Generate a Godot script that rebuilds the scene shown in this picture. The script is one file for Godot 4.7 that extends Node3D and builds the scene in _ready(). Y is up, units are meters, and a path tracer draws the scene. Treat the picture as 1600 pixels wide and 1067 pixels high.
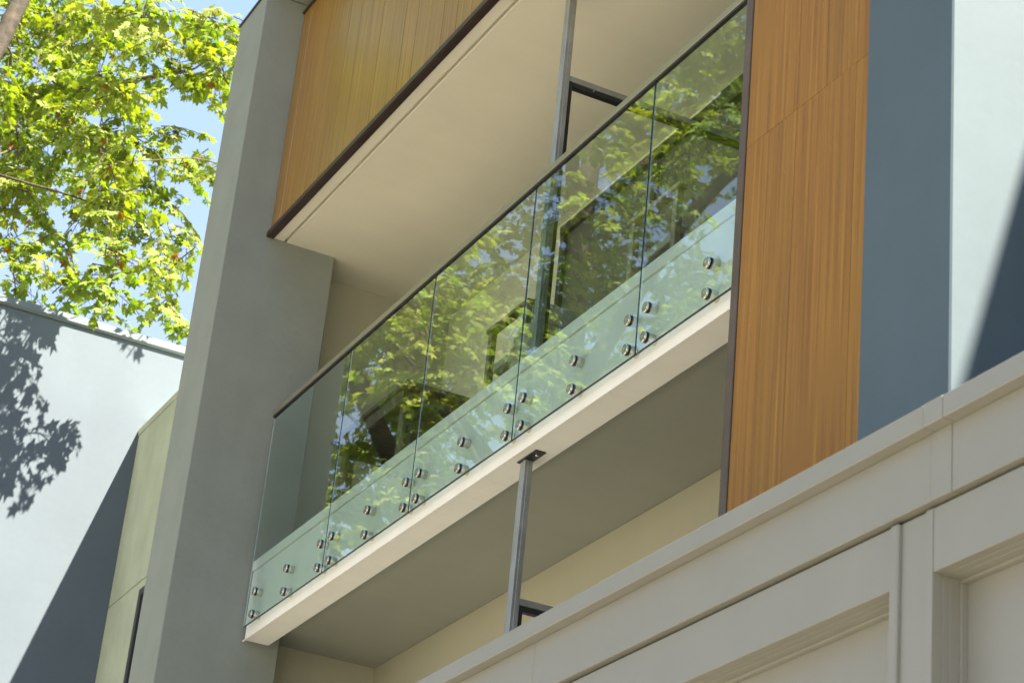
extends Node3D
# All heights below are measured from the photographer's eye, 1.6 m above the ground; E lifts them to the ground's level.
const E := 1.6
var M := {}
var rng := RandomNumberGenerator.new()
var taken := {}
var box_cache := {}

# ---------------------------------------------------------------- helpers
func numbered(called: String) -> String:
	var n: int = taken.get(called, 0)
	taken[called] = n + 1
	return called if n == 0 else "%s_%03d" % [called, n]

func tag(o: Node, label: String, category: String, group := "", kind := "") -> void:
	if label != "": o.set_meta("label", label)
	if category != "": o.set_meta("category", category)
	if group != "": o.set_meta("group", group)
	if kind != "": o.set_meta("kind", kind)

func thing(called: String, at: Vector3, label: String, category: String, group := "") -> Node3D:
	var o := Node3D.new()
	o.name = numbered(called)
	add_child(o, true)
	o.position = at + Vector3(0, E, 0)
	tag(o, label, category, group)
	return o

func where(o: Node) -> Vector3:
	var p := Vector3.ZERO
	var n: Node = o
	while n is Node3D and n != self:
		p += (n as Node3D).position
		n = n.get_parent()
	return p

func quad(st: SurfaceTool, a: Vector3, b: Vector3, c: Vector3, d: Vector3, n: Vector3) -> void:
	var flip := (b - a).cross(c - a).dot(n) > 0.0
	var vs := [a, d, c, a, c, b] if flip else [a, b, c, a, c, d]
	for v in vs:
		st.set_normal(n)
		st.set_uv(Vector2(v.x + v.z, v.y))
		st.add_vertex(v)

func tri(st: SurfaceTool, a: Vector3, b: Vector3, c: Vector3, n: Vector3) -> void:
	var vs := [a, c, b] if (b - a).cross(c - a).dot(n) > 0.0 else [a, b, c]
	for v in vs:
		st.set_normal(n)
		st.set_uv(Vector2(v.x + v.z, v.y))
		st.add_vertex(v)

func new_st() -> SurfaceTool:
	var st := SurfaceTool.new()
	st.begin(Mesh.PRIMITIVE_TRIANGLES)
	return st

# a box with chamfered edges round centre c
func add_box(st: SurfaceTool, c: Vector3, size: Vector3, bevel := 0.0) -> void:
	var h := size * 0.5
	var b := minf(bevel, minf(h.x, minf(h.y, h.z)) * 0.6)
	var p := func(ax: int, sx: float, sy: float, sz: float) -> Vector3:
		var v := Vector3(h.x - b, h.y - b, h.z - b)
		v[ax] = h[ax]
		return c + v * Vector3(sx, sy, sz)
	for ax in 3:
		var u := (ax + 1) % 3
		var w := (ax + 2) % 3
		for s in [-1.0, 1.0]:
			var q: Array[Vector3] = []
			for k in [[-1.0, -1.0], [1.0, -1.0], [1.0, 1.0], [-1.0, 1.0]]:
				var sg := Vector3.ZERO
				sg[ax] = s; sg[u] = k[0]; sg[w] = k[1]
				q.append(p.call(ax, sg.x, sg.y, sg.z))
			var n := Vector3.ZERO
			n[ax] = s
			quad(st, q[0], q[1], q[2], q[3], n)
	if b <= 0.0:
		return
	for ax in 3:
		var u := (ax + 1) % 3
		var w := (ax + 2) % 3
		for su in [-1.0, 1.0]:
			for sw in [-1.0, 1.0]:
				var s0 := Vector3.ZERO
				s0[ax] = -1.0; s0[u] = su; s0[w] = sw
				var s1 := s0
				s1[ax] = 1.0
				var n := Vector3.ZERO
				n[u] = su; n[w] = sw
				quad(st, p.call(u, s0.x, s0.y, s0.z), p.call(u, s1.x, s1.y, s1.z), p.call(w, s1.x, s1.y, s1.z), p.call(w, s0.x, s0.y, s0.z), n.normalized())
	for sx in [-1.0, 1.0]:
		for sy in [-1.0, 1.0]:
			for sz in [-1.0, 1.0]:
				tri(st, p.call(0, sx, sy, sz), p.call(1, sx, sy, sz), p.call(2, sx, sy, sz), Vector3(sx, sy, sz).normalized())

func box_mesh(size: Vector3, bevel: float) -> ArrayMesh:
	var key := "%.4f %.4f %.4f %.4f" % [size.x, size.y, size.z, bevel]
	if not box_cache.has(key):
		var st := new_st()
		add_box(st, Vector3.ZERO, size, bevel)
		box_cache[key] = st.commit()
	return box_cache[key]

func put(parent: Node, called: String, mesh: Mesh, mat: Material, at := Vector3.ZERO) -> MeshInstance3D:
	var o := MeshInstance3D.new()
	o.name = called
	o.mesh = mesh
	o.material_override = mat
	o.position = at
	parent.add_child(o, true)
	return o

# a box part given by its limits (heights from the eye)
func bx(parent: Node, called: String, x0: float, x1: float, y0: float, y1: float, z0: float, z1: float, mat: Material, bevel := 0.004) -> MeshInstance3D:
	var c := Vector3((x0 + x1) * 0.5, (y0 + y1) * 0.5 + E, (z0 + z1) * 0.5)
	var base := Vector3.ZERO if parent == self else where(parent)
	return put(parent, called if parent != self else numbered(called), box_mesh(Vector3(absf(x1 - x0), absf(y1 - y0), absf(z1 - z0)), bevel), mat, c - base)

# a turned shape about the axis dir: rows of [radius, distance along dir]
func add_lathe(st: SurfaceTool, o: Vector3, dir: Vector3, rows: Array, sides := 20) -> void:
	var d := dir.normalized()
	var u := d.cross(Vector3.UP if absf(d.y) < 0.9 else Vector3.RIGHT).normalized()
	var w := d.cross(u)
	for i in rows.size() - 1:
		var r0: float = rows[i][0]
		var h0: float = rows[i][1]
		var r1: float = rows[i + 1][0]
		var h1: float = rows[i + 1][1]
		var slope := Vector2(h1 - h0, -(r1 - r0)).normalized()
		for k in sides:
			var a := TAU * k / sides
			var b := TAU * (k + 1) / sides
			var ra := u * cos(a) + w * sin(a)
			var rb := u * cos(b) + w * sin(b)
			var na := (ra * slope.x + d * slope.y).normalized()
			var nb := (rb * slope.x + d * slope.y).normalized()
			var v := [o + ra * r0 + d * h0, o + rb * r0 + d * h0, o + rb * r1 + d * h1, o + ra * r1 + d * h1]
			var nn := [na, nb, nb, na]
			var mid := (na + nb)
			var order := [0, 3, 2, 0, 2, 1] if ((v[1] - v[0]).cross(v[2] - v[0]).dot(mid) > 0.0 or (v[2] - v[0]).cross(v[3] - v[0]).dot(mid) > 0.0) else [0, 1, 2, 0, 2, 3]
			for j in order:
				st.set_normal(nn[j])
				st.set_uv(Vector2(float(k) / sides, v[j].y))
				st.add_vertex(v[j])

# a tapered tube through points
func add_tube(st: SurfaceTool, pts: Array, radii: Array, sides := 8, col := Color.WHITE) -> void:
	var rings := []
	var prev := Vector3(0.31, 0.2, 0.93).normalized()
	for i in pts.size():
		var t: Vector3 = (pts[mini(i + 1, pts.size() - 1)] - pts[maxi(i - 1, 0)]).normalized()
		var u := (prev - t * prev.dot(t)).normalized()
		prev = u
		var w := t.cross(u)
		var ring := []
		for k in sides:
			var a := TAU * k / sides
			var n := u * cos(a) + w * sin(a)
			ring.append([pts[i] + n * float(radii[i]), n])
		rings.append(ring)
	var along := 0.0
	for i in pts.size() - 1:
		var step: float = (pts[i + 1] - pts[i]).length()
		for k in sides:
			var q := [rings[i][k], rings[i][(k + 1) % sides], rings[i + 1][(k + 1) % sides], rings[i + 1][k]]
			var uv := [Vector2(float(k) / sides, along), Vector2(float(k + 1) / sides, along), Vector2(float(k + 1) / sides, along + step), Vector2(float(k) / sides, along + step)]
			var mid: Vector3 = q[0][1] + q[1][1]
			var order := [0, 3, 2, 0, 2, 1] if (q[1][0] - q[0][0]).cross(q[2][0] - q[0][0]).dot(mid) > 0.0 else [0, 1, 2, 0, 2, 3]
			for j in order:
				st.set_normal(q[j][1])
				st.set_uv(uv[j])
				st.set_color(col)
				st.add_vertex(q[j][0])
		along += step

# ---------------------------------------------------------------- textures and materials
func lin(r: float, g: float, b: float) -> Color:
	return Color(r, g, b).linear_to_srgb()

func noise(seed_: int, freq: float, octaves := 4) -> FastNoiseLite:
	var n := FastNoiseLite.new()
	n.seed = seed_
	n.frequency = freq
	n.fractal_octaves = octaves
	return n

func tile_of(im: Image) -> ImageTexture:
	im.generate_mipmaps()
	return ImageTexture.create_from_image(im)

# near-white blotches: large clouds, faint vertical runs and fine grain
func mottle(seed_: int, depth: float) -> ImageTexture:
	var a := noise(seed_, 0.008, 5).get_seamless_image(512, 512)
	var b := noise(seed_ + 1, 0.12, 2).get_seamless_image(512, 512)
	var r := noise(seed_ + 2, 0.03, 3).get_seamless_image(512, 512)
	var im := Image.create(512, 512, false, Image.FORMAT_RGB8)
	for y in 512:
		for x in 512:
			var v := 1.0 - depth * (1.0 - (0.55 * a.get_pixel(x, y).r + 0.2 * b.get_pixel(x, y).r + 0.25 * r.get_pixel(x, (y / 14) % 512).r))
			im.set_pixel(x, y, Color(v, v, v))
	return tile_of(im)

func relief(seed_: int, freq: float, octaves: int) -> ImageTexture:
	return tile_of(noise(seed_, freq, octaves).get_seamless_image(512, 512))

func stretched(seed_: int, freq: float, octaves: int, rows: int) -> Image:
	var im := noise(seed_, freq, octaves).get_seamless_image(512, 512)
	var cut := im.get_region(Rect2i(0, 0, 512, rows))
	cut.resize(512, 512, Image.INTERPOLATE_CUBIC)
	return cut

func wood_image(seed_: int) -> ImageTexture:
	var big := stretched(seed_, 0.02, 3, 90)
	var mid := stretched(seed_ + 3, 0.05, 3, 36)
	var fine := stretched(seed_ + 5, 0.2, 3, 40)
	var pore := stretched(seed_ + 7, 0.42, 1, 90)
	var im := Image.create(512, 512, false, Image.FORMAT_RGB8)
	for y in 512:
		var fade := clampf(minf(y, 511 - y) / 40.0, 0.0, 1.0)
		for x in 512:
			var s := (x + int(12.0 * big.get_pixel(x, y).r)) % 512
			var v := 0.60 + fade * (0.28 * (big.get_pixel((x * 2) % 512, y).r - 0.5) + 0.24 * (mid.get_pixel(s, y).r - 0.5) + 0.14 * (fine.get_pixel(s, y).r - 0.5))
			var d := pore.get_pixel(s, y).r
			if d > 0.80: v -= 0.10 * fade
			if d < 0.055: v += 0.30 * fade
			v = clampf(v, 0.0, 1.25)
			im.set_pixel(x, y, Color(minf(0.47 + 0.53 * v, 1.0), minf(0.35 + 0.65 * v, 1.0), minf(0.2 + 0.74 * v, 1.0)))
	return tile_of(im)

func mat(color: Color, rough := 0.8, metal := 0.0) -> StandardMaterial3D:
	var m := StandardMaterial3D.new()
	m.albedo_color = color
	m.roughness = rough
	m.metallic = metal
	return m

func paint(color: Color, tex: Texture2D, bump: Texture2D, tex_scale: float, bump_cm: float, rough := 0.75) -> StandardMaterial3D:
	var m := mat(color, rough)
	m.albedo_texture = tex
	m.uv1_triplanar = true
	m.uv1_world_triplanar = true
	m.uv1_scale = Vector3.ONE * tex_scale
	if bump_cm > 0.0:
		m.heightmap_enabled = true
		m.heightmap_texture = bump
		m.heightmap_scale = bump_cm
	return m

func wood(color: Color, tex: Texture2D, offset: Vector3, rough: float, coat: float) -> StandardMaterial3D:
	var m := mat(color, rough)
	m.albedo_texture = tex
	m.uv1_triplanar = true
	m.uv1_scale = Vector3(1.6, 0.31, 1.6)
	m.uv1_offset = offset
	m.heightmap_enabled = true
	m.heightmap_texture = tex
	m.heightmap_scale = 0.05
	if coat > 0.0:
		m.clearcoat_enabled = true
		m.clearcoat = coat
		m.clearcoat_roughness = 0.16
	return m

func make_materials() -> void:
	var mo := mottle(11, 0.16)
	var mo2 := mottle(31, 0.3)
	var mo4 := mottle(61, 0.09)
	var mo3 := mottle(51, 0.05)
	var stucco := relief(5, 0.05, 5)
	var fine := relief(7, 0.16, 3)
	M.pillar = paint(lin(0.23, 0.256, 0.226), mo4, stucco, 0.45, 0.10)
	M.teal = paint(lin(0.068, 0.103, 0.126), mo4, stucco, 0.45, 0.035)
	M.white = paint(lin(0.88, 0.87, 0.82), mo3, fine, 0.6, 0.03, 0.6)
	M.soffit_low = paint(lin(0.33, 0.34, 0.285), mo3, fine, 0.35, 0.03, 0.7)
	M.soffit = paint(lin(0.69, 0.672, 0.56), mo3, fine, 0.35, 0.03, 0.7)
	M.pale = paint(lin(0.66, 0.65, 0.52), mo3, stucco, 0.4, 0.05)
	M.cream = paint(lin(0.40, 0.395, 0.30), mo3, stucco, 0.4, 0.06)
	M.podium = paint(lin(0.24, 0.242, 0.213), mo3, fine, 0.5, 0.006, 0.4)
	M.neighbour = paint(lin(0.095, 0.125, 0.157), mo4, stucco, 0.22, 0.07)
	M.neighbour_cap = paint(lin(0.15, 0.19, 0.215), mo, fine, 0.4, 0.03, 0.5)
	M.wing = paint(lin(0.50, 0.545, 0.40), mo, fine, 0.4, 0.04)
	M.concrete = paint(lin(0.43, 0.385, 0.305), mo2, stucco, 0.35, 0.3, 0.9)
	M.asphalt = paint(lin(0.055, 0.055, 0.055), mo2, fine, 0.9, 0.4, 0.9)
	M.kerb = paint(lin(0.36, 0.34, 0.30), mo2, fine, 0.6, 0.1, 0.9)
	M.roof = paint(lin(0.16, 0.165, 0.16), mo2, stucco, 0.5, 0.1)
	M.flash = mat(lin(0.035, 0.035, 0.038), 0.5)
	M.trim = paint(lin(0.045, 0.026, 0.021), mo2, fine, 0.8, 0.02, 0.42)
	M.jamb = paint(lin(0.115, 0.082, 0.058), mo2, fine, 0.8, 0.02, 0.5)
	M.steel_dark = mat(lin(0.028, 0.03, 0.033), 0.38, 0.4)
	M.steel = paint(lin(0.46, 0.48, 0.46), mo2, fine, 0.9, 0.01, 0.34)
	M.steel.metallic = 0.45
	M.stainless = mat(lin(0.62, 0.60, 0.56), 0.2, 1.0)
	M.rubber = mat(lin(0.012, 0.012, 0.012), 0.6)
	M.rail = mat(lin(0.36, 0.33, 0.25), 0.3, 0.7)
	M.glass = mat(lin(0.85, 1.0, 0.94), 0.0)
	M.glass.refraction_enabled = true
	M.glass.refraction_scale = 0.053
	M.glass.transparency = BaseMaterial3D.TRANSPARENCY_ALPHA
	M.glass.albedo_color.a = 0.0
	M.glass.metallic_specular = 0.5
	M.edge = mat(lin(0.30, 0.52, 0.50), 0.3)
	M.edge_dark = mat(lin(0.004, 0.028, 0.033), 0.5)
	M.pane = mat(Color(0.02, 0.025, 0.025), 0.05)
	M.bark_dark = paint(lin(0.13, 0.098, 0.07), mottle(41, 0.75), relief(9, 0.07, 4), 1.4, 0.8, 0.9)
	M.door_pane = mat(lin(0.095, 0.105, 0.08), 0.08)
	M.bark = paint(lin(0.32, 0.255, 0.18), mottle(41, 0.75), relief(9, 0.07, 4), 1.4, 0.8, 0.9)
	var grains := [wood_image(100), wood_image(200), wood_image(300)]
	M.cedar = []
	M.gloss = []
	for i in 9:
		var off := Vector3(0.37 * i, 0.23 * i, 0.11 * i)
		var f := 0.94 + 0.11 * fposmod(i * 0.618, 1.0)
		M.cedar.append(wood(lin(0.425 * f, 0.228 * f * (0.97 + 0.05 * fposmod(i * 0.37, 1.0)), 0.024 * f), grains[i % 3], off, 0.62, 0.0))
		M.gloss.append(wood(lin(0.40 * f, 0.240 * f * (0.95 + 0.08 * fposmod(i * 0.37, 1.0)), 0.024 * f), grains[(i + 1) % 3], off, 0.45, 0.6))
	M.teak = wood(lin(0.20, 0.13, 0.07), grains[0], Vector3(0.4, 0.2, 0.1), 0.5, 0.0)
	M.greywood = wood(lin(0.26, 0.235, 0.19), grains[1], Vector3(0.1, 0.7, 0.1), 0.6, 0.0)
	M.palewood = wood(lin(0.62, 0.58, 0.46), grains[1], Vector3(0.3, 0.1, 0.1), 0.6, 0.0)
	M.woven = paint(lin(0.6, 0.56, 0.43), mo2, fine, 2.0, 0.5, 0.9)
	M.leaf = mat(Color.WHITE, 0.55)
	M.leaf.metallic_specular = 0.35
	M.leaf.vertex_color_use_as_albedo = true
	M.leaf.backlight_enabled = true
	M.leaf.backlight = Color(0.95, 1.0, 0.26)
	M.leaf.cull_mode = BaseMaterial3D.CULL_DISABLED

# ---------------------------------------------------------------- setting
func ground() -> void:
	var s := bx(self, "forecourt_pavement", -40, 30, -1.7, -1.6, -12, 9.0, M.concrete, 0.01)
	s.set_meta("kind", "structure")
	var r := bx(self, "road", -400, 400, -1.86, -1.73, 9.0, 17.0, M.asphalt, 0.0)
	r.set_meta("kind", "structure")
	var k := bx(self, "kerb", -400, 400, -1.86, -1.605, 9.0, 9.15, M.kerb, 0.015)
	k.position.z += 0.003
	k.set_meta("kind", "structure")
	var v := bx(self, "verge_ground", -400, 400, -1.9, -1.62, 17.0, 400, M.concrete, 0.0)
	v.set_meta("kind", "structure")
	var w := bx(self, "back_ground", -400, 400, -1.9, -1.75, -400, 9.0, M.concrete, 0.0)
	w.set_meta("kind", "structure")

func building() -> void:
	var b := thing("apartment_building", Vector3(-9.2, -E, -2.0), "grey rendered apartment building with open balconies between two tall blade pillars", "building")
	# the two blade walls that frame the balconies
	var p := bx(b, "pillar", -13.7, -13.15, -1.58, 9.06, -0.30, 0.475, M.pillar, 0.006)
	p.set_meta("label", "grey blade pillar beside the pale green wing")
	var cap := bx(p, "flashing", -13.715, -13.135, 9.06, 9.075, -0.31, 0.487, M.flash, 0.002)
	cap.name = "flashing"
	p = bx(b, "pillar", -5.645, -5.152, -1.58, 9.10, -0.30, 0.475, M.teal, 0.006)
	p.set_meta("label", "blue grey pillar whose end catches the sun")
	# upper balcony: soffit in two boards with a drip groove between them
	bx(b, "soffit_board", -13.147, -5.65, 7.172, 7.20, 0.078, 0.15, M.soffit, 0.002)
	bx(b, "soffit_board", -13.5, -5.65, 7.172, 7.20, -1.75, 0.057, M.soffit, 0.002)
	bx(b, "slab", -13.6, -5.65, 7.203, 7.5, -5.0, 0.145, M.soffit, 0.0)
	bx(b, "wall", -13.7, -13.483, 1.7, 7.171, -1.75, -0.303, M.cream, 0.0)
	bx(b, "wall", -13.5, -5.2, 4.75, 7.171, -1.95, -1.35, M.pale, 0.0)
	var door := bx(b, "sliding_door", -11.70, -5.70, 7.02, 7.09, -1.349, -1.30, M.steel_dark, 0.003)
	for dx in [-11.70, -10.515, -9.33, -8.145, -6.96, -5.76]:
		bx(door, "stile", dx, dx + 0.06, 4.76, 7.0195, -1.349, -1.305, M.steel_dark, 0.003)
	for dx in [-11.6395, -10.4545, -9.2695, -8.0845, -6.8995]:
		bx(door, "pane", dx, dx + 1.119, 4.76, 7.0195, -1.34, -1.33, M.door_pane, 0.0)
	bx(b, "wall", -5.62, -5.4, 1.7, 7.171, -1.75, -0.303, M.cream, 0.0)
	# balcony floor with its edge beam
	var slab := bx(b, "edge_beam", -13.118, -9.764, 4.36, 4.808, -0.217, -0.055, M.white, 0.003)
	slab.set_meta("label", "white balcony edge beam under the glass")
	bx(b, "edge_beam", -9.762, -5.66, 4.36, 4.808, -0.217, -0.0552, M.white, 0.003)
	bx(b, "drip_lip", -13.14, -5.66, 4.356, 4.362, -0.06, -0.048, M.white, 0.001)
	bx(b, "upstand_cap", -13.118, -5.66, 4.813, 4.882, -0.20, -0.049, M.white, 0.003)
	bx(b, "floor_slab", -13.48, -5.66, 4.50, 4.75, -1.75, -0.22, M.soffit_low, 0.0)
	# lower balcony
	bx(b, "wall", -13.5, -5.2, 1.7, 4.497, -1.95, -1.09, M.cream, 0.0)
	bx(b, "floor_slab", -13.48, -5.66, 1.4, 1.78, -1.75, 0.3, M.soffit, 0.0)
	# body and roof
	bx(b, "body_wall", -13.69, -5.2, -1.58, 9.04, -9.0, -1.96, M.roof, 0.0)
	bx(b, "roof", -13.147, -5.16, 9.056, 9.22, -9.0, 0.44, M.pillar, 0.004)
	bx(b, "ground_floor_wall", -13.69, -5.66, -1.58, 1.39, -1.9, 0.1, M.roof, 0.0)
	bx(b, "parapet_core", -13.147, -5.66, 7.503, 8.96, -0.06, 0.14, M.roof, 0.0)
	bx(b, "set_back_wall", -5.148, 9.0, -1.58, 9.2, -9.0, -1.3, M.teal, 0.0)

func upper_timber() -> void:
	var t := thing("timber_parapet", Vector3(-9.4, 7.17, 0.15), "varnished vertical timber parapet of the top balcony with dark brown bottom edge", "parapet")
	# bottom edge trim: a lip in front and a flat soffit strip
	bx(t, "edge_trim", -13.147, -5.66, 7.166, 7.176, 0.1525, 0.196, M.trim, 0.001)
	bx(t, "edge_trim", -13.147, -5.66, 7.168, 7.205, 0.197, 0.207, M.trim, 0.002)
	var x := -12.977
	bx(t, "corner_board", -13.14, x - 0.006, 7.206, 8.975, 0.152, 0.186, M.gloss[4], 0.004)
	bx(t, "corner_bead", x - 0.0055, x + 0.004, 7.206, 8.975, 0.152, 0.1835, M.gloss[2], 0.002)
	var i := 0
	while x < -5.75:
		var w := 0.2085
		bx(t, "plank", x + 0.0055, minf(x + w, -5.66), 7.206, 8.975, 0.152, 0.1815 + 0.0012 * fposmod(i * 0.618, 1.0), M.gloss[(i * 5 + 3) % 9], 0.0008)
		x += w
		i += 1
	bx(t, "top_cap", -13.147, -5.66, 8.976, 8.99, 0.145, 0.20, M.trim, 0.002)

func right_timber() -> void:
	var t := thing("timber_screen", Vector3(-6.35, 2.0, 0.1), "tall cedar board screen between glass balustrade and blue grey pillar", "screen")
	bx(t, "edge_trim", -7.088, -7.034, 1.8, 8.99, 0.06, 0.126, M.jamb, 0.003)
	var xs := [-7.031, -6.862, -6.655, -6.449, -6.239, -6.03, -5.822, -5.66]
	for i in xs.size() - 1:
		bx(t, "plank", xs[i] + 0.0006, xs[i + 1] - 0.0006, 1.8, 4.9053, 0.085, 0.1205 + 0.001 * fposmod(i * 0.618, 1.0), M.cedar[(i * 4 + 1) % 9], 0.0008)
		bx(t, "plank", xs[i] + 0.0006, xs[i + 1] - 0.0006, 4.9067, 8.98, 0.085, 0.1205 + 0.001 * fposmod(i * 0.618 + 0.3, 1.0), M.cedar[(i * 4 + 2) % 9], 0.0008)
	bx(t, "backing_board", -7.03, -5.66, 1.8, 8.98, 0.05, 0.083, M.trim, 0.0)

func balustrade() -> void:
	var t := thing("glass_balustrade", Vector3(-9.9, 4.41, 0.0), "frameless green tinted glass balustrade on steel standoffs with thin bronze handrail", "balustrade")
	var edges := [-13.016, -11.746, -10.544, -9.324, -8.106, -6.893, -5.68]
	for i in 6:
		bx(t, "glass_pane", edges[i] + (0.005 if i > 0 else 0.0), edges[i + 1] - 0.005, 4.408, 5.862, -0.013, 0.0, M.glass, 0.0014)
		var e0: float = edges[i] + (0.0035 if i > 0 else -0.0015)
		var e1: float = edges[i + 1] - 0.0049
		if i == 0: bx(t, "polished_edge", e0, e0 + 0.0013, 4.409, 5.835, -0.0125, -0.0005, M.edge, 0.0)
		bx(t, "polished_edge", e1, e1 + 0.003, 4.409, 5.835, -0.0125, 0.0008, M.edge_dark, 0.0)
	# channel handrail: two cheeks and a top, open below for the glass
	bx(t, "handrail", -13.03, -5.66, 5.852, 5.887, -0.026, 0.0115, M.rail, 0.003)
	bx(t, "rail_gasket", -13.026, -5.66, 5.838, 5.8515, -0.0215, 0.0085, M.rubber, 0.001)
	var so := Node3D.new()
	so.name = "standoff"
	var st := new_st()
	add_lathe(st, Vector3.ZERO, Vector3(0, 0, 1), [[0.0, -0.0535], [0.0255, -0.0535], [0.0255, -0.018], [0.0, -0.018]], 24)
	put(so, "barrel", st.commit(), M.stainless)
	st = new_st()
	add_lathe(st, Vector3.ZERO, Vector3(0, 0, 1), [[0.0, -0.0178], [0.0265, -0.0178], [0.0265, -0.0132], [0.0, -0.0132]], 24)
	add_lathe(st, Vector3.ZERO, Vector3(0, 0, 1), [[0.0, 0.0003], [0.0265, 0.0003], [0.0265, 0.0045], [0.0, 0.0045]], 24)
	put(so, "gasket", st.commit(), M.rubber)
	st = new_st()
	add_lathe(st, Vector3.ZERO, Vector3(0, 0, 1), [[0.0, 0.0047], [0.0255, 0.0047], [0.0255, 0.0120], [0.0235, 0.0140], [0.008, 0.0146], [0.008, 0.0132], [0.0, 0.0132]], 24)
	put(so, "cap", st.commit(), M.stainless)
	var first := true
	for i in 5:
		var a: float = edges[i] + 0.082
		var b: float = edges[i + 1] - 0.082
		if i == 0: a = edges[i] + 0.128
		for x in [a, (a + b) * 0.5, b]:
			for y in [4.608, 4.46]:
				if x > -7.0: continue
				var c: Node3D = so if first else so.duplicate()
				first = false
				c.name = "standoff"
				t.add_child(c, true)
				c.position = Vector3(x, y, 0) - Vector3(-9.9, 4.41, 0.0)
				c.rotation.z = fposmod(x * 7.3 + y * 3.1, 1.0) * TAU

func post_frame(called: String, top: float, floor_y: float, beam: float, back: float, label: String) -> void:
	var t := thing(called, Vector3(-9.39, floor_y, -0.13), label, "post")
	var x0 := -9.425
	var x1 := -9.367
	# rolled channel post: web, two flanges and a lip that leaves a groove in the face
	bx(t, "post", x0, x1, floor_y, top - 0.008, -0.150, -0.121, M.steel, 0.003)
	bx(t, "face_flange", x0, x0 + 0.027, floor_y, top - 0.008, -0.1205, -0.107, M.steel, 0.0025)
	bx(t, "face_flange", x0 + 0.034, x1, floor_y, top - 0.008, -0.1205, -0.105, M.steel, 0.0025)
	bx(t, "rebate_strip", x1 - 0.02, x1 - 0.006, floor_y, beam, -0.172, -0.1505, M.steel_dark, 0.001)
	var pl := bx(t, "base_plate", -9.445, -9.245, top - 0.0075, top - 0.0005, -0.157, -0.098, M.steel_dark, 0.001)
	for bxp in [-9.285, -9.435 + 0.004]:
		var st := new_st()
		add_lathe(st, Vector3.ZERO, Vector3(0, -1, 0), [[0.009, 0.0], [0.009, 0.006], [0.006, 0.009], [0.0, 0.009]], 6)
		put(pl, "bolt", st.commit(), M.stainless, Vector3(bxp + 9.345, -0.0037, 0.0))
	var be := bx(t, "top_beam", -9.418, -9.372, beam, beam + 0.034, back, -0.1505, M.steel, 0.002)
	bx(t, "beam_channel", -9.414, -9.376, beam - 0.028, beam - 0.0005, back, -0.1725, M.steel_dark, 0.002)
	bx(t, "bottom_beam", -9.418, -9.372, floor_y + 0.10, floor_y + 0.14, back, -0.1505, M.steel_dark, 0.002)
	for z in [-0.30, -0.62, -0.94]:
		var st := new_st()
		add_lathe(st, Vector3.ZERO, Vector3(1, 0, 0), [[0.006, 0.0], [0.005, 0.003], [0.0, 0.004]], 8)
		put(be, "screw", st.commit(), M.stainless, Vector3(0.024, -0.03, z - (back - 0.1505) * 0.5))

func podium() -> void:
	var t := thing("panelled_frontage", Vector3(-5.5, -E, 0.9), "grey painted panelled street frontage with moulded cornice in front of the balconies", "wall")
	var m: Material = M.podium
	bx(t, "cornice", -9.5, -4.562, 2.527, 2.592, 0.80, 1.0, m, 0.002)
	bx(t, "cornice", -4.5605, -4.475, 2.5265, 2.593, 0.80, 1.001, m, 0.002)
	bx(t, "cornice", -4.4742, 0.2, 2.527, 2.592, 0.80, 1.0, m, 0.002)
	bx(t, "roof_deck", -9.5, 0.2, 2.45, 2.526, -0.28, 0.795, M.roof, 0.0)
	bx(t, "frieze", -9.5, -6.879, 2.333, 2.5265, 0.83, 0.9565, m, 0.0015)
	bx(t, "frieze", -6.877, -4.580, 2.333, 2.5265, 0.83, 0.957, m, 0.0015)
	bx(t, "frieze", -4.578, -4.4885, 2.332, 2.526, 0.83, 0.9598, m, 0.0015)
	bx(t, "frieze", -4.488, 0.2, 2.333, 2.5265, 0.83, 0.957, m, 0.0015)
	bx(t, "core_wall", -9.5, 0.2, -1.58, 2.449, 0.70, 0.822, m, 0.0)
	var pil := [-7.37, -4.683, -1.97]
	for i in pil.size():
		var c: float = pil[i]
		bx(t, "pilaster", c - 0.054, c + 0.060, -1.58, 2.322, 0.845, 0.9345, m, 0.0015)
		bx(t, "pilaster_strip", c - 0.0915, c - 0.0542, -1.58, 2.322, 0.845, 0.949, m, 0.005)
		bx(t, "pilaster_strip", c + 0.0602, c + 0.0915, -1.58, 2.322, 0.845, 0.9405, m, 0.0015)
	var lim := [-9.5, -7.37, -4.683, -1.97, 0.2]
	for i in 4:
		var a: float = lim[i] + (0.0918 if i > 0 else 0.0)
		var b: float = lim[i + 1] - (0.0918 if i < 3 else 0.0)
		bx(t, "rail_board", a, b, 2.143, 2.322, 0.845, 0.938, m, 0.0015)
		# shallow stepped lining inside the opening: head and two jambs to each step
		var steps := [[0.0, 0.0025, 0.845, 0.908], [0.0025, 0.005, 0.84, 0.886], [0.005, 0.014, 0.835, 0.856]]
		for s in steps:
			bx(t, "moulding", a + s[0] + 0.0003, b - s[0] - 0.0003, 2.1428 - s[1], 2.1428 - s[0], s[2], s[3], m, 0.001)
			bx(t, "moulding", a + s[0] + 0.0003, a + s[1], -1.58, 2.1425 - s[1], s[2], s[3], m, 0.001)
			bx(t, "moulding", b - s[1], b - s[0] - 0.0003, -1.58, 2.1425 - s[1], s[2], s[3], m, 0.001)
		bx(t, "panel", a + 0.0145, b - 0.0145, -1.58, 2.1282, 0.825, 0.836, m, 0.0)

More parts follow.
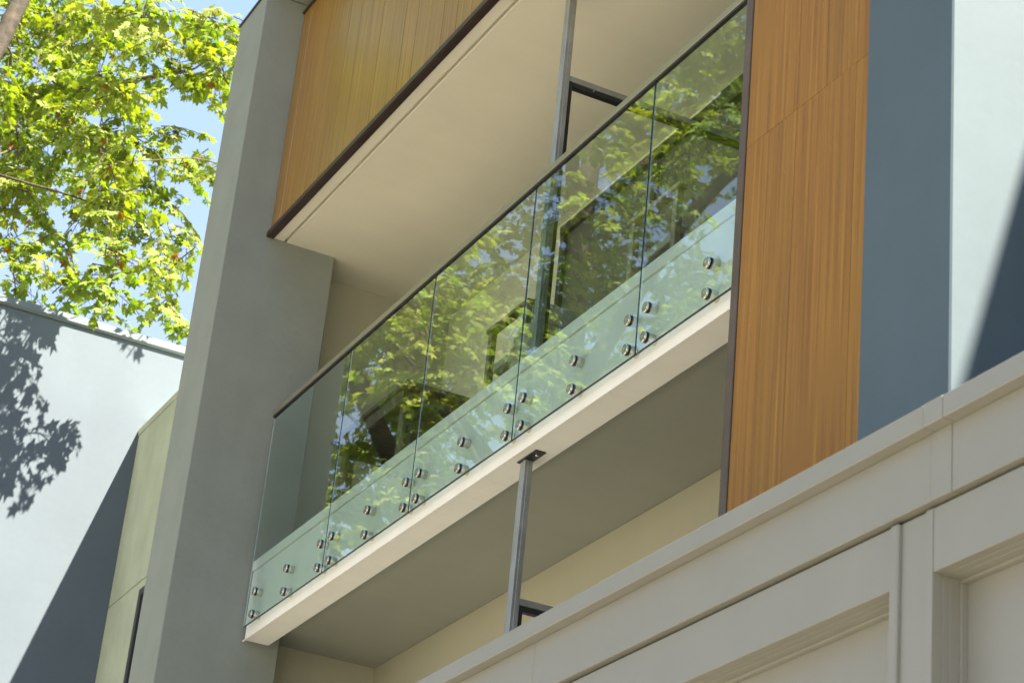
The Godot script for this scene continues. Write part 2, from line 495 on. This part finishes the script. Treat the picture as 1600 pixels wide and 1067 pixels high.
func neighbour() -> void:
	var t := thing("neighbour_building", Vector3(-22, -E, -3), "pale blue grey rendered side wall of neighbouring house with leaf shadows", "building")
	bx(t, "wall", -26, -18.2, -1.58, 8.5, -9, 1.75, M.neighbour, 0.01)
	bx(t, "coping", -26.02, -18.175, 8.5, 8.585, -9.02, 1.775, M.neighbour_cap, 0.008)
	bx(t, "coping_edge", -18.174, -18.165, 8.512, 8.53, -9.02, 1.775, M.neighbour_cap, 0.002)
	var w := thing("low_wing", Vector3(-16, -E, -1.5), "pale green low wing with dark window between grey pillar and neighbouring house", "building")
	bx(w, "wall", -18.197, -13.71, 6.053, 7.64, -5, -0.50, M.wing, 0.003)
	bx(w, "wall", -18.197, -17.32, -1.58, 6.040, -5, -0.50, M.wing, 0.003)
	bx(w, "wall", -17.317, -13.71, 5.965, 6.040, -5, -0.50, M.wing, 0.003)
	bx(w, "joint_backing", -18.19, -13.71, 6.041, 6.052, -5, -0.514, M.wing, 0.0)
	bx(w, "wall", -17.317, -13.71, -1.58, 3.0, -5, -0.50, M.wing, 0.003)
	bx(w, "coping", -18.197, -13.71, 7.641, 7.70, -5, -0.488, M.wing, 0.006)
	bx(w, "parapet_block", -18.19, -18.03, 7.701, 7.80, -0.8, -0.56, M.white, 0.004)
	var win := bx(w, "window", -17.317, -17.25, 3.0, 5.965, -0.72, -0.494, M.flash, 0.003)
	bx(win, "frame", -17.25, -13.75, 5.90, 5.965, -0.72, -0.494, M.flash, 0.003)
	bx(win, "pane", -17.25, -13.75, 3.0, 5.90, -0.66, -0.64, M.pane, 0.0)

# ---------------------------------------------------------------- balcony furniture
func furniture() -> void:
	var f := 4.752
	var t := thing("bar_table", Vector3(-12.35, f, -0.8), "square legged grey timber bar table seen through the glass near the grey pillar", "table")
	for i in 6:
		bx(t, "slat", -12.98 + 0.2 * i, -12.784 + 0.2 * i, 5.742, 5.772, -1.20, -0.40, M.greywood, 0.004)
	bx(t, "apron", -12.92, -11.86, 5.655, 5.741, -0.45, -0.42, M.greywood, 0.003)
	bx(t, "apron", -12.92, -11.86, 5.655, 5.741, -1.18, -1.15, M.greywood, 0.003)
	bx(t, "apron", -11.89, -11.86, 5.655, 5.741, -1.149, -0.451, M.greywood, 0.003)
	bx(t, "apron", -12.92, -12.89, 5.655, 5.741, -1.149, -0.451, M.greywood, 0.003)
	for x in [-11.93, -12.85]:
		for z in [-0.49, -1.11]:
			bx(t, "leg", x - 0.04, x + 0.04, f, 5.741, z - 0.035, z + 0.035, M.greywood, 0.004)
	bar_chair(Vector3(-10.52, f, -0.70), 0.0, "teak armed bar chair with woven seat behind the third glass pane")
	bar_chair(Vector3(-8.92, f, -0.72), PI, "teak armed bar chair with woven seat behind the fourth glass pane")
	# woven lantern on the floor kerb
	var b := thing("woven_basket", Vector3(-9.85, f, -0.36), "pale woven basket on the balcony floor beside the steel post", "basket")
	var st := new_st()
	add_lathe(st, Vector3.ZERO, Vector3.UP, [[0.0, 0.0], [0.10, 0.0], [0.14, 0.16], [0.15, 0.34], [0.13, 0.52], [0.118, 0.56], [0.108, 0.55], [0.12, 0.5], [0.12, 0.2], [0.0, 0.2]], 20)
	put(b, "shell", st.commit(), M.woven)
	for k in 7:
		st = new_st()
		var pts := []
		var rr := []
		var rad: float = [0.118, 0.134, 0.143, 0.149, 0.149, 0.142, 0.131][k]
		for j in 21:
			pts.append(Vector3(cos(TAU * j / 20.0) * rad, 0.07 + 0.072 * k, sin(TAU * j / 20.0) * rad))
			rr.append(0.012)
		add_tube(st, pts, rr, 6)
		put(b, "weave_band", st.commit(), M.woven)
	# ceiling fitting
	var l := thing("wall_light", Vector3(-9.28, 6.80, -1.35), "black box light fitting high on the back wall beside the cedar screen", "light fitting")
	bx(l, "housing", -9.42, -9.14, 6.76, 6.875, -1.347, -1.115, M.steel_dark, 0.005)
	bx(l, "lens", -9.38, -9.18, 6.752, 6.7595, -1.30, -1.16, M.pane, 0.002)
	bx(l, "wall_bracket", -9.34, -9.22, 6.69, 6.7515, -1.347, -1.28, M.steel_dark, 0.003)

func bar_chair(at: Vector3, turn: float, label: String) -> void:
	var c := thing("bar_chair", at, label, "chair", "bar chairs on the balcony")
	var p := func(called: String, cx: float, cy: float, cz: float, sx: float, sy: float, sz: float, m: Material) -> void:
		put(c, called, box_mesh(Vector3(sx, sy, sz), 0.004), m, Vector3(cx, cy, cz))
	var fr: Material = M.greywood if turn == 0.0 else M.palewood
	for x in [-0.22, 0.22]:
		for z in [-0.22, 0.22]:
			p.call("leg", x, 0.47, z, 0.04, 0.94, 0.04, fr)
	p.call("arm", 0.0, 0.955, 0.22, 0.52, 0.028, 0.055, M.teak if turn == 0.0 else M.palewood)
	p.call("arm", 0.0, 0.955, -0.22, 0.52, 0.028, 0.055, M.teak if turn == 0.0 else M.palewood)
	p.call("seat", 0.0, 0.72, 0.0, 0.46, 0.05, 0.41, M.woven)
	p.call("footrest", -0.22, 0.28, 0.0, 0.02, 0.02, 0.41, M.steel_dark)
	p.call("backrest", 0.235, 0.92, 0.0, 0.03, 0.12, 0.41, M.woven)
	p.call("backrest", 0.235, 0.80, 0.0, 0.03, 0.08, 0.41, M.woven)
	c.rotation.y = turn

# ---------------------------------------------------------------- the plane tree
func add_leaf(st: SurfaceTool, o: Vector3, dir: Vector3, nrm: Vector3, s: float, col: Color, curl := 0.32) -> void:
	var d := dir.normalized()
	var side := d.cross(nrm).normalized()
	var n := side.cross(d).normalized()
	var out := [Vector2(0, 0), Vector2(0.26, -0.06), Vector2(0.60, 0.12), Vector2(0.36, 0.27), Vector2(0.66, 0.70), Vector2(0.27, 0.62), Vector2(0.02, 1.06), Vector2(-0.25, 0.62), Vector2(-0.62, 0.72), Vector2(-0.36, 0.29), Vector2(-0.6, 0.08), Vector2(-0.25, -0.05)]
	var mid := o + d * 0.34 * s
	var at := func(q: Vector2) -> Vector3:
		return o + d * q.y * s + side * q.x * s - n * (q.x * q.x * curl + q.y * q.y * (curl - 0.3) * 0.4) * s
	for i in out.size():
		var a: Vector3 = at.call(out[i])
		var b: Vector3 = at.call(out[(i + 1) % out.size()])
		var fn := (b - mid).cross(a - mid)
		fn = fn.normalized() if fn.length() > 1e-9 else n
		if fn.dot(n) < 0.0: fn = -fn
		var vs := [mid, a, b] if (a - mid).cross(b - mid).dot(fn) < 0.0 else [mid, b, a]
		for v in vs:
			st.set_normal(fn)
			st.set_color(col)
			st.add_vertex(v)

func spray_mesh(seed_: int, leaves: int, big := 1.0) -> ArrayMesh:
	var r := RandomNumberGenerator.new()
	r.seed = seed_
	var st := new_st()
	var pts := []
	var rr := []
	var bend := Vector3(r.randf_range(-0.1, 0.1), 0, r.randf_range(-0.1, 0.1))
	for i in 5:
		var k := i / 4.0
		pts.append(Vector3(0.42 * k, 0.05 * k - 0.12 * k * k, 0) + bend * k * k)
		rr.append(0.006 - 0.004 * k)
	for i in leaves:
		var k := (i + 0.8) / leaves
		var o := Vector3(0.42 * k, 0.05 * k - 0.12 * k * k, 0) + bend * k * k
		var az := (PI * 0.5 + r.randf_range(-0.9, 0.6)) * (1.0 if i % 2 == 0 else -1.0) * (1.0 - 0.7 * k)
		var dir := Vector3(cos(az), r.randf_range(-0.55, 0.15), sin(az)).normalized()
		var foot := o + dir * r.randf_range(0.03, 0.07)
		add_tube(st, [o, foot], [0.0022, 0.0018], 3, Color(0.16, 0.17, 0.04))
		var nrm := Vector3(r.randf_range(-0.9, 0.9), 1.0, r.randf_range(-0.9, 0.9)).normalized()
		var f := r.randf_range(0.75, 1.15)
		var yel := r.randf_range(0.0, 1.0)
		var col := Color(0.19 * f * (1.0 + 0.75 * yel), 0.275 * f * (1.0 + 0.4 * yel), 0.045 * f * (1.0 + yel))
		if r.randf() < 0.008: col = Color(0.26, 0.11, 0.03)
		add_leaf(st, foot, dir + Vector3(0, -0.25, 0), nrm, r.randf_range(0.048, 0.10) * big, col, r.randf_range(0.1, 0.9))
	add_tube(st, pts, rr, 4, Color(0.13, 0.09, 0.05))
	return st.commit()

func curve(a: Vector3, b: Vector3, sag: float, wob: float, n: int, r: RandomNumberGenerator) -> Array:
	var out := []
	var w := Vector3(r.randf_range(-1, 1), r.randf_range(-1, 1), r.randf_range(-1, 1)) * wob
	var w2 := Vector3(r.randf_range(-1, 1), r.randf_range(-1, 1), r.randf_range(-1, 1)) * wob * 0.5
	for i in n + 1:
		var k := float(i) / n
		out.append(a.lerp(b, k) + Vector3(0, sag, 0) * sin(PI * k) + w * sin(PI * k) + w2 * sin(TAU * k))
	return out

func taper(a: float, b: float, n: int) -> Array:
	var out := []
	for i in n + 1: out.append(lerpf(a, b, float(i) / n))
	return out

func tree() -> void:
	var r := RandomNumberGenerator.new()
	r.seed = 77
	var root_at := Vector3(-19.5, -E, 5.3)
	var t := thing("plane_tree", root_at, "sunlit plane tree with yellow green lobed leaves reaching over the neighbouring roof", "tree")
	# trunk and limbs in places measured from the eye, turned to the tree's own base
	var limb_paths := [
		[Vector3(-19.5, -1.6, 5.3), Vector3(-19.45, 3.0, 5.25), Vector3(-19.3, 7.0, 5.1), Vector3(-19.25, 10.0, 5.15), Vector3(-19.4, 12.4, 5.25), Vector3(-19.8, 15.2, 5.6), Vector3(-20.0, 17.6, 5.8)],
		[Vector3(-19.4, 5.6, 5.15), Vector3(-19.1, 7.6, 3.8), Vector3(-18.95, 9.6, 2.4), Vector3(-18.9, 10.7, 1.55), Vector3(-19.2, 12.3, 1.12), Vector3(-19.6, 14.6, 0.6)],
		[Vector3(-19.3, 8.2, 5.1), Vector3(-20.3, 10.2, 3.6), Vector3(-21.0, 11.6, 1.6), Vector3(-20.8, 12.3, 0.2), Vector3(-20.0, 12.5, -0.8)],
		[Vector3(-19.3, 7.2, 5.1), Vector3(-18.3, 8.6, 3.6), Vector3(-17.75, 9.3, 2.0), Vector3(-17.5, 9.35, 0.9), Vector3(-17.4, 9.25, 0.1)],
		[Vector3(-19.25, 9.6, 5.15), Vector3(-18.4, 11.8, 6.0), Vector3(-17.6, 12.6, 6.6), Vector3(-17.2, 13.6, 7.4)],
		[Vector3(-19.3, 7.8, 5.1), Vector3(-20.2, 9.6, 6.8), Vector3(-20.6, 11.6, 8.4), Vector3(-20.8, 13.4, 9.6)],
		[Vector3(-19.4, 11.2, 5.2), Vector3(-18.4, 13.0, 4.4), Vector3(-17.8, 14.8, 3.6), Vector3(-17.7, 16.2, 3.3)],
		[Vector3(-19.4, 6.6, 5.15), Vector3(-21.0, 8.6, 5.0), Vector3(-22.4, 10.6, 4.6), Vector3(-23.2, 12.6, 4.4)],
	]
	var radii := [[0.30, 0.24, 0.19, 0.15, 0.12, 0.08, 0.03], [0.13, 0.115, 0.10, 0.09, 0.075, 0.03], [0.11, 0.085, 0.065, 0.05, 0.02], [0.06, 0.036, 0.02, 0.013, 0.008], [0.11, 0.085, 0.065, 0.03], [0.10, 0.08, 0.06, 0.03], [0.09, 0.07, 0.05, 0.025], [0.11, 0.08, 0.06, 0.03]]
	var anchors := []
	for i in limb_paths.size():
		var c := Curve3D.new()
		var path: Array = limb_paths[i]
		for j in path.size():
			var tan: Vector3 = (path[mini(j + 1, path.size() - 1)] - path[maxi(j - 1, 0)]) * 0.2
			c.add_point(path[j] - root_at, -tan, tan)
		var n := 26
		var pts := []
		var rr := []
		for j in n + 1:
			var k := float(j) / n
			var p := c.sample_baked(c.get_baked_length() * k)
			pts.append(p)
			var f := k * (path.size() - 1)
			var f0 := mini(int(f), path.size() - 2)
			rr.append(lerpf(radii[i][f0], radii[i][f0 + 1], f - f0) * (1.0 + 0.06 * sin(j * 1.7 + i)))
			if k > 0.35: anchors.append([p, rr[-1]])
		var st := new_st()
		add_tube(st, pts, rr, 12)
		put(t, "trunk" if i == 0 else "limb", st.commit(), M.bark_dark)
	# clumps: [place, radius, twigs]
	var clumps := []
	var near := [
		-21.20,13.37,0.53, -19.92,12.23,0.96, -20.97,13.15,0.43, -20.21,12.83,0.04, -20.98,12.30,0.50, -20.67,11.99,0.55, -18.41,11.15,0.43, -19.50,11.76,0.13, -20.05,10.94,0.70, -20.87,11.47,0.58, -21.66,12.30,0.01, -19.44,11.05,0.31, -19.17,10.12,0.67, -20.79,11.09,0.27, -21.06,13.37,-0.16, -21.37,13.29,-0.32, -18.91,11.34,0.05, -21.45,12.88,-0.39, -19.80,11.73,1.03, -19.03,11.05,1.33, -20.38,12.72,1.24, -21.38,13.67,0.90, -20.58,12.31,0.38, -21.15,12.97,0.51, -19.69,12.70,0.29, -19.15,12.19,0.52, -19.44,10.93,0.47, -21.78,11.94,0.29, -20.31,11.22,-0.15, -20.78,11.64,-0.08, -20.74,11.99,0.62, -20.34,11.52,0.81]
	for i in near.size() / 3:
		clumps.append([Vector3(near[3 * i], near[3 * i + 1], near[3 * i + 2]), 0.38, 7, true])
	var high := [-18.10,11.74,0.09, -18.84,12.22,-0.49, -17.91,11.85,-0.47, -18.80,11.95,-0.72, -18.94,11.86,-0.38, -19.54,12.68,-1.08, -18.58,11.74,-0.08, -17.65,11.45,0.35, -18.92,11.90,-0.91]
	for i in high.size() / 3:
		clumps.append([Vector3(high[3 * i], high[3 * i + 1], high[3 * i + 2]), 0.32, 6, true])
	var low := [-17.17,9.83,0.54, -17.33,10.00,0.24, -17.24,9.91,0.01, -17.26,9.61,0.04, -17.20,9.78,-0.23, -17.23,9.98,-0.39, -16.99,9.62,-0.44, -17.10,9.54,0.38, -17.10,9.39,0.12, -17.45,10.18,-0.09, -17.45,9.38,0.44, -17.49,9.34,0.13, -17.32,9.04,0.59, -17.74,9.24,0.85, -17.22,9.25,-0.16, -17.24,9.09,-0.24, -17.60,9.18,-0.03, -17.55,9.09,0.27, -17.52,9.23,1.14, -17.39,8.77,1.05, -17.30,8.76,0.77, -17.09,8.81,-0.06]
	for i in low.size() / 3:
		var over := 1.1
		var lp := Vector3(low[3 * i] * over, low[3 * i + 1] * over, 4.3 + (low[3 * i + 2] - 4.3) * over)
		clumps.append([lp, 0.2, 3, true])
	var hang := [-17.43,8.73,0.56, -17.28,8.49,0.42, -17.38,8.35,0.25, -17.14,8.38,0.86, -17.29,8.31,1.00, -17.19,8.71,0.20, -17.56,8.65,-0.30, -17.43,8.52,-0.42, -17.52,8.42,-0.51, -17.17,8.38,0.63, -17.30,8.49,1.11]
	for i in hang.size() / 3:
		var far := 1.09
		var hp := Vector3(hang[3 * i] * far, hang[3 * i + 1] * far, 4.3 + (hang[3 * i + 2] - 4.3) * far)
		clumps.append([hp, 0.14, 2, true])
	var reach := [-17.28,9.89,0.50, -17.28,9.84,0.34, -17.28,9.63,0.39, -17.28,9.74,0.24, -17.28,9.38,0.38, -17.28,9.42,0.26, -17.28,9.16,0.38, -17.28,8.78,0.30, -17.28,8.70,0.17, -17.28,8.49,0.22, -17.28,8.87,0.17, -17.28,8.32,0.20, -17.28,8.90,-0.24, -17.28,8.75,-0.23, -17.28,9.00,-0.32, -17.28,9.73,-0.46, -17.28,9.82,-0.62, -17.28,9.84,-0.79, -17.28,9.78,-0.90]
	for i in reach.size() / 3:
		if i in [12, 15, 18]: continue
		clumps.append([Vector3(reach[3 * i], reach[3 * i + 1] + (0.16 if i > 14 else 0.0), reach[3 * i + 2]), 0.11 if i > 11 else 0.16, 1 if i > 11 else 2, true])
	# the rest of the crown, towards the street
	var tries := 0
	var made := 0
	while made < 260 and tries < 5000:
		tries += 1
		var d := Vector3(r.randf_range(-1, 1), r.randf_range(-1, 1), r.randf_range(-1, 1))
		if d.length() > 1.0 or d.length() < 0.35: continue
		var p := Vector3(-20.3, 12.2, 5.6) + d * Vector3(4.6, 6.6, 5.8)
		var rad := r.randf_range(0.45, 0.85)
		if p.z - rad < 1.85 + (p.x + 17.0) * 0.155: continue
		clumps.append([p, rad, int(34 * rad * rad) + 3, false])
		made += 1
	var twigs := new_st()
	var shows := []
	var rest := []
	clumps.sort_custom(func(p, q): return p[0].distance_squared_to(Vector3(-19.4, 10.5, 4.6)) < q[0].distance_squared_to(Vector3(-19.4, 10.5, 4.6)))
	for cl in clumps:
		var c: Vector3 = cl[0] - root_at
		var best := 1e9
		var from := Vector3.ZERO
		var thick := 0.02
		for a in anchors:
			var dd: float = (a[0] - c).length() + 0.7 * maxf(0.0, a[0].y - c.y)
			if dd < best:
				best = dd
				from = a[0]
				thick = a[1]
		var br := curve(from, c, 0.12 * best, 0.10 * best, 9, r)
		add_tube(twigs, br, taper(minf(thick * 0.7, 0.010 + 0.012 * best), 0.007, 9), 6)
		for q in [4, 6, 9]: anchors.append([br[q], lerpf(minf(thick * 0.7, 0.008 + 0.011 * best), 0.0055, q / 9.0)])
		var n: int = cl[2]
		for i in n:
			var d := Vector3(r.randf_range(-1, 1), r.randf_range(-1, 1), r.randf_range(-1, 1)).normalized()
			var p: Vector3 = c + d * float(cl[1]) * pow(r.randf(), 0.45)
			if i % 3 == 0:
				add_tube(twigs, curve(br[7], p, 0.02, 0.06, 4, r), taper(0.006, 0.003, 4), 4)
			var yaw := atan2(-d.z, d.x) + r.randf_range(-0.9, 0.9)
			var b := Basis.from_euler(Vector3(r.randf_range(-0.5, 0.5), yaw, r.randf_range(-0.7, 0.25))).scaled(Vector3.ONE * r.randf_range(0.75, 1.15))
			var tr := Transform3D(b, p - b * Vector3(0.2, 0, 0))
			if cl[3] and shows.size() < 290 and i % 2 == 0: shows.append(tr)
			else: rest.append(tr)
	put(t, "branch", twigs.commit(), M.bark).set_meta("kind", "stuff")
	var kinds := [spray_mesh(1, 16), spray_mesh(2, 19), spray_mesh(3, 15)]
	for i in shows.size():
		var o := put(t, "leafy_twig", kinds[i % 3], M.leaf)
		o.transform = shows[i]
	var mm := MultiMesh.new()
	mm.transform_format = MultiMesh.TRANSFORM_3D
	mm.use_colors = true
	mm.mesh = spray_mesh(4, 18, 1.1)
	mm.instance_count = rest.size()
	for i in rest.size():
		mm.set_instance_transform(i, rest[i])
		var f := r.randf_range(0.7, 1.15)
		mm.set_instance_color(i, Color(f * r.randf_range(0.85, 1.15), f, f))
	var mi := MultiMeshInstance3D.new()
	mi.name = "crown"
	mi.multimesh = mm
	mi.material_override = M.leaf
	mi.set_meta("kind", "stuff")
	t.add_child(mi, true)
	print("sprays ", shows.size(), " + ", rest.size())

# ---------------------------------------------------------------- scene
func _ready() -> void:
	rng.seed = 5
	var cam := Camera3D.new()
	cam.name = "camera"
	add_child(cam)
	var right := Vector3(0.4528046, 0.09200783, -0.88684979)
	var up := Vector3(0.35019175, 0.89637754, 0.27179595)
	var back := Vector3(0.81995959, -0.43363794, 0.37366349)
	cam.transform = Transform3D(Basis(right, up, back).orthonormalized(), Vector3(0, E, 4.3))
	cam.keep_aspect = Camera3D.KEEP_HEIGHT
	cam.fov = 17.026
	cam.near = 0.05
	cam.far = 2000.0
	var lens := CameraAttributesPhysical.new()
	lens.frustum_focal_length = 80.17
	lens.frustum_focus_distance = 11.5
	lens.exposure_aperture = 7.0
	lens.frustum_near = 0.05
	lens.frustum_far = 2000.0
	cam.attributes = lens
	cam.current = true

	var sky_m := ProceduralSkyMaterial.new()
	sky_m.sky_top_color = Color(0.275, 0.375, 0.505)
	sky_m.sky_horizon_color = Color(0.475, 0.485, 0.495)
	sky_m.sky_curve = 0.35
	sky_m.ground_bottom_color = Color(0.40, 0.36, 0.30)
	sky_m.ground_horizon_color = Color(0.5, 0.5, 0.48)
	sky_m.sun_angle_max = 12.0
	var env := Environment.new()
	env.background_mode = Environment.BG_SKY
	env.sky = Sky.new()
	env.sky.sky_material = sky_m
	env.tonemap_mode = Environment.TONE_MAPPER_LINEAR
	env.tonemap_exposure = 5.8
	env.sdfgi_enabled = true
	env.ssao_enabled = true
	env.ssil_enabled = true
	var we := WorldEnvironment.new()
	we.name = "world_environment"
	we.environment = env
	add_child(we)

	var sun := DirectionalLight3D.new()
	sun.name = "sun"
	add_child(sun)
	sun.light_energy = 1.6
	sun.light_color = Color(1.0, 0.96, 0.88)
	sun.light_angular_distance = 0.5
	sun.shadow_enabled = true
	var towards := Vector3(2.3, 3.55, -1.0).normalized()
	sun.transform = Transform3D(Basis.looking_at(-towards, Vector3.UP), Vector3(0, 30, 0))

	make_materials()
	ground()
	building()
	neighbour()
	podium()
	right_timber()
	upper_timber()
	balustrade()
	post_frame("steel_post_frame", 7.172, 4.752, 6.566, -1.345, "galvanised steel channel post with dark side beam on the balcony behind glass")
	post_frame("steel_post_frame", 4.36, 1.782, 3.606, -1.085, "galvanised steel channel post bolted under the white balcony edge beam")
	furniture()
	tree()
